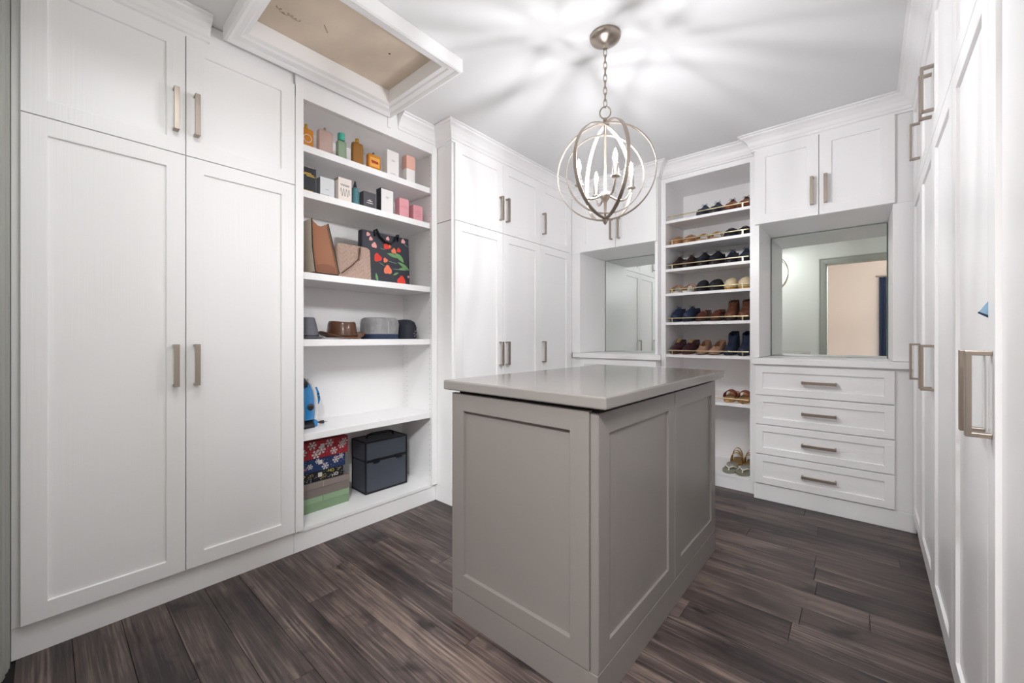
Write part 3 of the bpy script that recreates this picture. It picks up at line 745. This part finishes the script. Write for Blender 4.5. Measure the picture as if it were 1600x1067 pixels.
MB().tube([(.012, .046, .178), (-.012, .046, .178)], .006, 8).tube([(.012, .049, .160), (-.012, .049, .160)], .006, 8).build('silver_button', CHROME, h_)
MB().lathe([(.0005, -.004), (.016, -.003), (.019, 0), (.016, .003), (.0005, .004)], 16).xform(Matrix.Translation((.050, -.012, .115)) @ Matrix.Rotation(R(90), 4, 'Y')).build('dial', IDK, t)
MB().box(-.03, .03, .013, .035, .0006, .036).build('heel_pad', IB, t, bevel=.006, seg=3)
pg = MB(); pg.tube([(-.02, .036, .02), (-.03, .055, .012), (-.028, .07, .010)], .004, 8)
pg.tube([(-.028, .064, .010), (-.026, .078, .010), (-.024, .092, .010)], [.005, .009, .0095], 10); pl_ = pg.build('plug', IDK, t)
MB().tube([(-.030, .092, .010), (-.029, .108, .010)], .0018, 6).tube([(-.018, .092, .010), (-.017, .108, .010)], .0018, 6).build('prong', CHROME, pl_)

# --- stacked boxes on the bottom
def lidbox(label, y0, y1, z0, z1, xf, depth, body_m, lid_m, lidh, ov=.003, tagm=None, tagc=.0, lz=None):
    t = thing('gift_box', label, 'box', (xf-depth/2, (y0+y1)/2, z0), Q, 'boxes stacked on the bottom of the shelf unit')
    W = y1-y0; H = z1-z0
    MB().box(-W/2+ov, W/2-ov, -depth/2+ov, depth/2-ov, .0004, H-lidh).build('carton', body_m, t)
    MB().box(-W/2, W/2, -depth/2, depth/2, H-lidh, H-.0006).build('lid', lid_m, t, bevel=.001, seg=1)
    if tagm:
        MB().box(tagc-.011, tagc+.011, -depth/2-.0012, -depth/2-.0002, H-lidh*.72-.012, H-lidh*.72+.012).build('tag', tagm, t)
    return t, W, H, -depth/2
GRN = mat('sage_green_card', '7d9677', .6); GRN2 = mat('sage_green_lid', '8aa384', .6)
BRN = mat('greige_card', '7b716c', .6); BRN2 = mat('greige_lid', '877c76', .6)
t, W, H, yf = lidbox('plain sage green lidded box at the very bottom of the stack', .868, 1.174, ZB, .1965, -2.283, .19, GRN, GRN2, .034)
MB().box(-.002, .0, yf-.0006, yf, .048, .0805).build('lid_seam', mat('green_seam', '5f7a5c', .6), t)
t, W, H, yf = lidbox('plain greige lidded box between the green box and the black box', .866, 1.177, .1968, .2782, -2.281, .19, BRN, BRN2, .034)
MB().box(-.002, .0, yf-.0006, yf, .048, .081).build('lid_seam', mat('pale_seam_card', 'b3a99f', .6), t)
def flakes(t, W, H, yf, n, r0, r1, m, name, seed, dots=0):
    rnd = random.Random(seed); mb = MB()
    def bar(cx_, cz_, a, L, wd):
        dx, dz = cos(a), sin(a)
        c4 = [(cx_-dz*wd, cz_+dx*wd), (cx_+dz*wd, cz_-dx*wd), (cx_+dx*L+dz*wd, cz_+dz*L-dx*wd), (cx_+dx*L-dz*wd, cz_+dz*L+dx*wd)]
        c4 = [(min(max(p, -W/2+.001), W/2-.001), min(max(q, .001), H-.001)) for p, q in c4]
        mb.add([(p, yf-.0009, q) for p, q in c4], [(0, 1, 2, 3)])
    for k in range(n):
        cx_ = -W/2+W*(k+.5+rnd.uniform(-.3, .3))/n; cz_ = H*(.28+.46*((k*7) % 3)/2) + rnd.uniform(-.006, .006); r = rnd.uniform(r0, r1)
        for q in range(6):
            a = q*pi/3+rnd.uniform(0, .1)
            bar(cx_, cz_, a, r, r*.09)
            for s_ in (.5, .75):
                for sg in (-1, 1): bar(cx_+cos(a)*r*s_, cz_+sin(a)*r*s_, a+sg*.9, r*.32, r*.07)
    for k in range(dots):
        cx_, cz_ = rnd.uniform(-W/2+.004, W/2-.004), rnd.uniform(.004, H-.004); r = rnd.uniform(.0009, .0020)
        mb.add([(cx_+r*cos(i*pi/3), yf-.0008, cz_+r*sin(i*pi/3)) for i in range(6)], [range(6)])
    return tag(mb.build(name, m, t), kind='stuff')
SNOW = mat('snow_print', 'e8e2e2', .6); TAGM = mat('metal_tag', 'd8d6d2', .45)
BK = mat('black_gift_paper', '1a1b20', .5)
t, W, H, yf = lidbox('black gift box lettered HO HO in white and gold', .872, 1.140, .2786, .3350, -2.290, .17, BK, BK, .030, .0006, TAGM, .0)
flakes(t, W, H, yf, 0, 0, 0, SNOW, 'dot_print', 3, 70)
WH = mat('white_letter', 'eeeeea', .5); YL = mat('yellow_letter', 'd9cf6a', .5); GD = mat('gold_letter', '9c8a55', .5)
for body, sz, m_, cx_, cz_, rot in (('HO', .026, WH, .085, .016, 12), ('HO', .026, GD, .018, .018, 35), ('HO', .024, YL, .062, .044, -6), ('HO', .022, YL, -.098, .040, 4), ('HO', .020, GD, -.050, .036, 20), ('HO', .016, GD, .108, .043, 30)):
    M = Matrix.Translation((cx_, yf-.0010, cz_)) @ Matrix.Rotation(R(90), 4, 'X') @ Matrix.Rotation(R(rot), 4, 'Z')
    text_part(body, sz, m_, t, M)
BL = mat('navy_gift_paper', '22365f', .55); RD = mat('red_gift_paper', '9c2733', .55)
t, W, H, yf = lidbox('navy gift box printed with white snowflakes under the red box', .872, 1.153, .3354, .4085, -2.290, .17, BL, BL, .035, .0006, TAGM, -.005)
flakes(t, W, H, yf, 6, .013, .021, SNOW, 'snowflake_print', 11, 40)
flakes(t, W, H, yf, 3, .006, .009, mat('rose_print', 'c98a94', .6), 'rose_print', 5)
t, W, H, yf = lidbox('red gift box printed with white snowflakes on top of the stack', .868, 1.166, .4090, .5060, -2.284, .18, RD, RD, .045, .0006, TAGM, .0)
flakes(t, W, H, yf, 9, .017, .025, SNOW, 'snowflake_print', 21, 25)

# --- train case
NV = mat('charcoal_case_vinyl', '454953', .42, bump=((300, 300, 300), .06, 2)); ED = mat('case_black_edge', '15161b', .38)
t = thing('train_case', 'charcoal hard-sided vanity case with latches on the bottom of the shelf unit', 'case', (-2.370, 1.428, ZB), Q+R(-1))
W, D, H = .292, .170, .320
MB().box(-W/2, W/2, -D/2, D/2, .004, .198).build('body', NV, t, bevel=.006, seg=2)
MB().box(-W/2, W/2, -D/2, D/2, .204, H).build('lid', NV, t, bevel=.006, seg=2)
MB().box(-W/2+.003, W/2-.003, -D/2+.003, D/2-.003, .196, .206).build('seam', ED, t)
ed = MB()
for sx_ in (-1, 1):
    for sy_ in (-1, 1):
        ed.tube([(sx_*(W/2-.002), sy_*(D/2-.002), .0045), (sx_*(W/2-.002), sy_*(D/2-.002), H-.002)], .0065, 8)
for sy_ in (-1, 1): 
    for z_ in (.0068, H-.002): ed.tube([(-W/2, sy_*(D/2-.002), z_), (W/2, sy_*(D/2-.002), z_)], .0062, 8)
for sx_ in (-1, 1):
    for z_ in (.0068, H-.002): ed.tube([(sx_*(W/2-.002), -D/2, z_), (sx_*(W/2-.002), D/2, z_)], .0062, 8)
ed.build('edge_strip', ED, t)
MB().box(-W/2, W/2, -D/2-.0015, -D/2, .193, .209).build('trim_strip', ED, t)
for px_ in (-.075, .085): MB().box(px_-.021, px_+.021, -D/2-.010, -D/2-.0016, .184, .212).build('latch', mat('latch_black', '1d1f25', .3, .3), t, bevel=.003, seg=2)
MB().tube([(-.095, 0, H+.006), (-.09, 0, H+.024), (-.06, 0, H+.032), (.06, 0, H+.032), (.09, 0, H+.024), (.095, 0, H+.006)], .010, 8, flat=.45).build('handle', ED, t)

# blue garment corner caught between two door columns of the long wardrobe wall
gx = lambda y: .2005+.0145*(y-1.25)
y_ = 1.252
t = thing('garment_corner', 'small blue garment corner caught in a gap between two glossy doors', 'cloth', (gx(y_), y_, 1.14))
mb = MB(); mb.add([(.010, -.001, .040), (-.020, -.004, -.012), (.010, -.002, -.034), (.010, .0008, .039), (-.021, -.001, -.013), (.010, .0005, -.033)], [(0, 1, 2), (3, 5, 4), (0, 3, 4, 1), (1, 4, 5, 2), (2, 5, 3, 0)])
mb.xform(Matrix.Scale(.7, 4)).build('blue_fold', mat('pale_blue_cloth', '8fb0c8', .7), t)
mb = MB(); mb.add([(-.0213, -.0045, -.0125), (.0102, -.0025, -.0346), (.0102, -.0025, -.026), (-.0190, -.0045, -.0085), (-.0213, .000, -.0125), (.0102, .001, -.0346), (.0102, .001, -.026), (-.0190, .0, -.0085)], [(0, 1, 2, 3), (7, 6, 5, 4), (0, 4, 5, 1), (1, 5, 6, 2), (2, 6, 7, 3), (3, 7, 4, 0)])
mb.xform(Matrix.Scale(.7, 4)).build('navy_hem', mat('navy_hem_cloth', '27324a', .7), t)

# ------------------------------------------------------------------ shoes
def itp(tab, t):
    for (a, va), (b_, vb) in zip(tab, tab[1:]):
        if t <= b_: return va+(vb-va)*(t-a)/(b_-a if b_ > a else 1)
    return tab[-1][1]
WT = [(0, .50), (.03, .66), (.12, .82), (.25, .80), (.40, .76), (.55, .90), (.68, 1.0), (.80, .95), (.90, .76), (.97, .46), (1, .22)]
TS = [0, .03, .08, .15, .23, .31, .37, .42, .48, .55, .63, .72, .81, .89, .95, .985, 1.0]
def shoe(label, x, y, z, kind, um, sm, side, L=.262, W=.041, rz=0, group=None, lm=None, extra=None, bh=1.0):
    P = dict(oxford=dict(o=.40, c=.058, v=[(.4, .080), (.55, .066), (.75, .046), (.92, .040), (1, .022)], s=.016, hl=.016),
             sneaker=dict(o=.38, c=.062, v=[(.38, .082), (.55, .070), (.75, .052), (.92, .046), (1, .026)], s=.026, hl=.006),
             loafer=dict(o=.50, c=.050, v=[(.5, .062), (.62, .056), (.8, .044), (.92, .037), (1, .02)], s=.013, hl=.014),
             pump=dict(o=.62, c=.054, v=[(.62, .046), (.8, .040), (.92, .032), (1, .016)], s=.008, hl=.026),
             boot=dict(o=.37, c=.105, v=[(.37, .118), (.45, .098), (.55, .072), (.75, .050), (.92, .044), (1, .026)], s=.020, hl=.018),
             ankle=dict(o=.38, c=.118, v=[(.38, .122), (.43, .105), (.50, .080), (.6, .064), (.75, .050), (.92, .042), (1, .024)], s=.014, hl=.022),
             heel=dict(o=.60, c=.048, v=[(.6, .044), (.8, .036), (.92, .03), (1, .014)], s=.006, hl=.055),
             slipper=dict(o=.36, c=.036, v=[(.36, .068), (.5, .070), (.7, .062), (.88, .048), (.97, .036), (1, .024)], s=.016, hl=.004))
    t = thing('shoe', label, 'shoe', (x, y, z), rz, group)
    if z > .3: t.rotation_euler.x = SLANT; t.location.z = z+(y-TY-.004)*.082
    mx = lambda u: side*.007*(u-.35)
    if kind in ('sandal', 'thong', 'espadrille'):
        hl, s = .012, .014
        if kind == 'espadrille': s, hl = .028, .008
    else:
        p = P[kind]; hl, s = p['hl'], p['s']
    zt = lambda u: s + hl*(1 if u < .22 else max(0, 1-(u-.22)/.38)**1.3 if u < .6 else 0)
    yy = lambda u: L/2-u*L
    # sole: outline rings
    def outline(k, zf):
        a = [(mx(u)+W*k*itp(WT, u), yy(u)-(.003 if u == 1 else 0)+(.003 if u == 0 else 0), zf(u)) for u in TS]
        b_ = [(mx(u)-W*k*itp(WT, u), yy(u)-(.003 if u == 1 else 0)+(.003 if u == 0 else 0), zf(u)) for u in TS[::-1]]
        return a+b_
    mb = MB()
    nT = len(TS)
    def lowz(u):
        if kind in ('heel', 'pump', 'oxford', 'boot', 'ankle', 'loafer'):
            return .0004 if (u < .24 or u > .55) and kind != 'heel' else (max(.0004, zt(u)-s) if kind != 'heel' or u > .13 else .0004)
        return .0004
    lo, hi = outline(1.03, lowz), outline(1.05, zt)
    vs = lo+hi; m_ = 2*nT; fs = []
    for i in range(m_): j = (i+1) % m_; fs.append((i, j, m_+j, m_+i))
    for i in range(nT-1):
        a, b_ = i, m_-1-i
        fs.append((m_+a, m_+a+1, m_+b_-1, m_+b_)); fs.append((a, b_, b_-1, a+1))
    mb.add(vs, fs); mb.build('sole', sm, t)
    if kind in ('sandal', 'thong', 'espadrille'):
        sb = MB()
        def band(u, h, wd, tw=0):
            w_ = W*itp(WT, u)*1.03; pth = [(mx(u)+w_*cos(a), yy(u)+tw*cos(a), zt(u)+.001+h*max(0, sin(a))**.8) for a in [pi*q/12 for q in range(13)]]
            n_ = 13; vs = []
            for (px_, py_, pz_) in pth:
                vs += [(px_, py_-wd/2, pz_), (px_, py_+wd/2, pz_)]
            sb.add(vs, [(2*i, 2*i+1, 2*i+3, 2*i+2) for i in range(n_-1)], True)
        if kind == 'sandal':
            band(.70, .036*bh, .026, .010); band(.60, .042*bh, .026, -.012); band(.47, .050*bh, .020, .012)
            sb.build('strap', um, t, solid=.003)
        elif kind == 'espadrille':
            band(.70, .046, .075, .004)
            sb.build('vamp', um, t, solid=.004)
            rb = MB()
            for q in range(4):
                rb.tube([(px_*1.0, py_, .005+.0065*q) for px_, py_, pz_ in outline(1.07, zt)], .0036, 5, closed=True)
            tag(rb.build('rope_wrap', extra or sm, t), kind='stuff')
        else:
            sb.tube([(mx(.82), yy(.82), zt(.82)), (mx(.80), yy(.80), zt(.8)+.016), (mx(.72)+W*.55, yy(.68), zt(.7)+.024), (mx(.5)+W*.86, yy(.47), zt(.5)+.004)], .004, 8)
            sb.tube([(mx(.80), yy(.80), zt(.8)+.016), (mx(.72)-W*.55, yy(.68), zt(.7)+.024), (mx(.5)-W*.86, yy(.47), zt(.5)+.004)], .004, 8)
            sb.build('strap', um, t)
            if extra:
                gl = MB().lathe([(.0003, .006), (.022, .004), (.024, .0), (.020, -.003)], 16, (0, 0), True).xform(Matrix.Translation((mx(.7), yy(.64), zt(.7)+.024)) @ Matrix.Rotation(R(30), 4, 'X'))
                gl.build('ornament', extra, t)
        return t
    # upper
    N = 7; vs = []; o = p['o']
    for u in TS:
        w_ = W*itp(WT, u); zb = zt(u)-.001
        if u <= o:
            c_ = p['c']*(1.06 if u < .05 else (1.0-.12*sin(pi*min(1, u/o)) if kind not in ('boot', 'ankle') else 1.0))
            lean = .10 if kind in ('boot', 'ankle') else .20
            half = [(w_*(1-lean*(k/(N-1))**2), c_*k/(N-1)) for k in range(N)]
        else:
            h_ = itp(p['v'], u)
            half = [(w_*max(0, cos(k/(N-1)*pi/2))**.72, h_*sin(k/(N-1)*pi/2)**.9) for k in range(N)]
        kx = 0
        vs += [(mx(u)+a, yy(u)+kx, zb+b_) for a, b_ in half]+[(mx(u)-a, yy(u)+kx, zb+b_) for a, b_ in half]
    fs = []; nS = 2*N
    for i in range(nT-1):
        for hf in (0, N):
            for k in range(N-1):
                a = i*nS+hf+k; fs.append((a, a+1, a+nS+1, a+nS))
    for k in range(N-1): fs.append((k, k+1, N+k+1, N+k))
    e0 = (nT-1)*nS
    for k in range(N-1): fs.append((e0+k, e0+k+1, e0+N+k+1, e0+N+k))
    ub = MB().add(vs, fs, True)
    uo = ub.build('upper', um, t, weld=True, solid=.003 if kind != 'slipper' else .008)
    if extra is not None and kind in ('pump', 'loafer', 'oxford', 'sneaker'):
        ins = MB(); a = [u for u in TS if u <= o+.06]
        l_ = [(mx(u)+W*.84*itp(WT, u), yy(u)-.002, zt(u)+.0015) for u in a]; r_ = [(mx(u)-W*.84*itp(WT, u), yy(u)-.002, zt(u)+.0015) for u in a]
        ins.loft([l_, r_], closed=False, smooth=False); ins.build('insole', extra, t)
    top = lambda u: zt(u)+itp(p['v'], u)
    if kind in ('oxford', 'sneaker', 'boot', 'ankle_lace') and lm:
        lb = MB()
        us = [o+.02+.035*k for k in range(5)]
        for k, u in enumerate(us):
            hw = W*.42
            lb.tube([(mx(u)-hw, yy(u), top(u)-.010), (mx(u)-hw*.5, yy(u), top(u)+.0015), (mx(u)+hw*.5, yy(u)-.003, top(u)+.0015), (mx(u)+hw, yy(u)-.003, top(u)-.010)], .0019, 5)
        for sg in (-1, 1):
            lb.tube([(mx(o), yy(o+.02), top(o+.02)+.003), (mx(o)+sg*.016, yy(o+.06), top(o+.03)+.012), (mx(o)+sg*.024, yy(o+.10), top(o+.08)+.004), (mx(o)+sg*.010, yy(o+.04), top(o+.04)+.004)], .0016, 5)
        lb.build('lace', lm, t)
    if kind == 'pump' and lm:
        bw = MB()
        for sg in (-1, 1): bw.tube([(mx(.7), yy(.70), top(.7)+.002), (mx(.7)+sg*.010, yy(.70)+.003, top(.7)+.006), (mx(.7)+sg*.020, yy(.71), top(.72)+.001)], [.002, .0055, .004], 8, flat=.5)
        bw.build('bow', lm, t)
    if kind == 'loafer' and lm:
        lb = MB(); pth = [(mx(.6)+W*.95*cos(a), yy(.6), zt(.6)+.002+itp(p['v'], .6)*1.04*max(0, sin(a))**.9) for a in [pi*q/14 for q in range(15)]]
        vs = []
        for (a, b_, c_) in pth: vs += [(a, b_-.009, c_-.001), (a, b_+.009, c_+.002)]
        lb.add(vs, [(2*i, 2*i+1, 2*i+3, 2*i+2) for i in range(14)], True); lb.build('saddle_strap', lm, t, solid=.002)
    if kind == 'ankle':
        MB().box(W*.55, W*.80, -.0, .03, .06, .108).xform(Matrix.Translation((mx(.2), yy(.31), 0))).build('elastic_gore', lm or um, t)
    return t

def leather(n, c, r=.42): return mat(n, c, r)
TANL = leather('tan_shoe_leather', 'b07a52'); COG = leather('cognac_leather', '8a4a2e', .35); NVY = leather('navy_suede', '2a3446', .6); DKB = leather('dark_brown_leather', '3b2a28', .45)
BLK = leather('black_leather', '1d1f25', .42); BLS = leather('black_suede', '1b1e29', .75); BUR = leather('burgundy_leather', '3f2129', .32); CRM = mat('cream_fleece', 'd9c9a8', .9, bump=((90, 90, 90), .6, 3))
GLDL = mat('gold_leather', 'b48e3f', .35, .6); NAVB = leather('navy_boot_leather', '262f42', .45); BRB = leather('brown_boot_leather', '6a4230', .45); BGE = leather('beige_leather', 'c9ad92', .5)
SOLD = mat('dark_sole', '2b2523', .6); SOLT = mat('tan_sole', 'a58562', .6); SOLW = mat('white_sole', 'd8d4cd', .55); ROPE = mat('jute_rope', 'c39a68', .8)
LNV = mat('navy_lace', '2c3850', .6); LGO = mat('gold_lace', 'c0a56a', .6); LBR = mat('brown_lace', '3a2620', .6); INS = mat('tan_lining', 'c58f63', .55); GRY = mat('grey_lining', '5a5d66', .7)
SX = [-1.106, -1.007, -.912, -.815, -.717, -.622]
SYC = 3.362
def pair(desc, shelf, i, kind, um, sm, ref, shz, **k):
    g = k.pop('group', desc+' pair')
    rz = k.pop('rz', 0); sx = k.pop('sx', None); yc = k.pop('yc', SYC)
    for s, side in ((0, 1), (1, -1)):
        x = (sx[s] if sx else SX[2*i+s]) + random.uniform(-.002, .002)
        shoe(desc+' on '+shelf+', '+ref[s], x, yc+random.uniform(-.006, .006), shz+.0003, kind, um, sm, side, rz=R(rz+random.uniform(-2, 2)), **k)
S1, S2, S3, S4, S5, S6, S7 = ['%s shoe shelf' % n for n in ('highest', 'second', 'third', 'fourth', 'fifth', 'sixth', 'seventh')]
pair('navy lace-up shoe', S1, 1, 'oxford', NVY, leather('brown_sole', '4a3025', .6), ('standing alone', 'next to cognac shoes'), SHZ[0], lm=LNV)
pair('cognac lace-up shoe', S1, 2, 'oxford', COG, leather('brown_sole_b', '4a3025', .6), ('next to navy shoes', 'against the end panel'), SHZ[0], lm=LBR)
pair('tan loafer', S2, 0, 'loafer', TANL, SOLT, ('against the end panel', 'next to gold sandals'), SHZ[1], lm=BGE)
pair('gold strappy sandal', S2, 1, 'sandal', GLDL, SOLT, ('next to tan loafers', 'next to black shoes'), SHZ[1])
pair('low black shoe', S2, 2, 'loafer', BLS, SOLD, ('next to gold sandals', 'against the end panel'), SHZ[1], lm=BLK)
pair('dark brown lace-up shoe', S3, 0, 'oxford', DKB, SOLD, ('against the end panel', 'next to high black shoes'), SHZ[2], lm=LBR)
pair('high-fronted black suede shoe', S3, 1, 'sneaker', BLS, SOLD, ('next to brown shoes', 'next to navy black shoes'), SHZ[2], lm=BLS)
pair('black navy lace-up shoe', S3, 2, 'oxford', leather('black_navy_leather', '22293a', .45), SOLD, ('next to black suede shoes', 'against the end panel'), SHZ[2], lm=LNV)
pair('tan strap sandal with pale footbed', S4, 0, 'sandal', TANL, SOLW, ('against the end panel', 'next to black slippers'), SHZ[3])
pair('round black suede slipper', S4, 1, 'slipper', BLS, SOLD, ('next to tan sandals', 'next to cream slippers'), SHZ[3], W=.040)
pair('cream fleece slipper', S4, 2, 'slipper', CRM, mat('mustard_sole', 'b08a3a', .6), ('next to black slippers', 'against the end panel'), SHZ[3], W=.040)
pair('dark navy sneaker', S5, 0, 'sneaker', leather('navy_sneaker', '25304a', .55), leather('navy_rubber', '1b2233', .6), ('against the end panel', 'next to brown loafers'), SHZ[4], lm=LNV)
pair('chestnut loafer', S5, 1, 'loafer', leather('chestnut_leather', '5c2f24', .35), SOLD, ('next to navy sneakers', 'next to brown boots'), SHZ[4], lm=COG)
pair('two-tone brown lace-up boot', S5, 2, 'boot', BRB, SOLD, ('next to chestnut loafers', 'against the end panel'), SHZ[4], lm=LBR)
pair('burgundy shoe with gold laces', S6, 0, 'oxford', BUR, leather('burgundy_sole', '57352e', .6), ('against the end panel', 'next to tan pumps'), SHZ[5], lm=LGO, L=.275)
pair('tan pump with a bow', S6, 1, 'pump', leather('two_tan_leather', 'a9826b', .4), SOLD, ('next to burgundy shoes', 'next to navy boots'), SHZ[5], lm=BGE, extra=INS)
pair('navy ankle boot', S6, 2, 'ankle', NAVB, leather('navy_boot_sole', '1d222e', .6), ('next to tan pumps', 'against the end panel'), SHZ[5], lm=leather('navy_elastic', '1d2536', .8))
pair('rope-soled espadrille with rust toe', S7, 2, 'espadrille', leather('rust_suede', '7c4030', .7), leather('jute_core', 'b58c5c', .8), ('nearer the island', 'against the end panel'), SHZ[6], extra=ROPE, W=.0375)
pair('grey green thong sandal with pale straps', 'bottom board', 2, 'thong', mat('pale_strap', 'e6e2d4', .4), mat('grey_green_sole', '8a8a78', .55), ('nearer the island', 'against the end panel'), .104, yc=3.322, W=.044, L=.228, extra=mat('grey_glitter', '9d9b98', .5, .3, bump=((300, 300, 300), .5, 2)))
pair('gold strappy sandal', 'bottom board behind thongs', 2, 'sandal', mat('shiny_gold', 'c8a24a', .25, .9), leather('gold_sole', '8b6a35', .5), ('nearer the island', 'against the end panel'), .104, yc=3.532, L=.155, W=.040, bh=2.0)
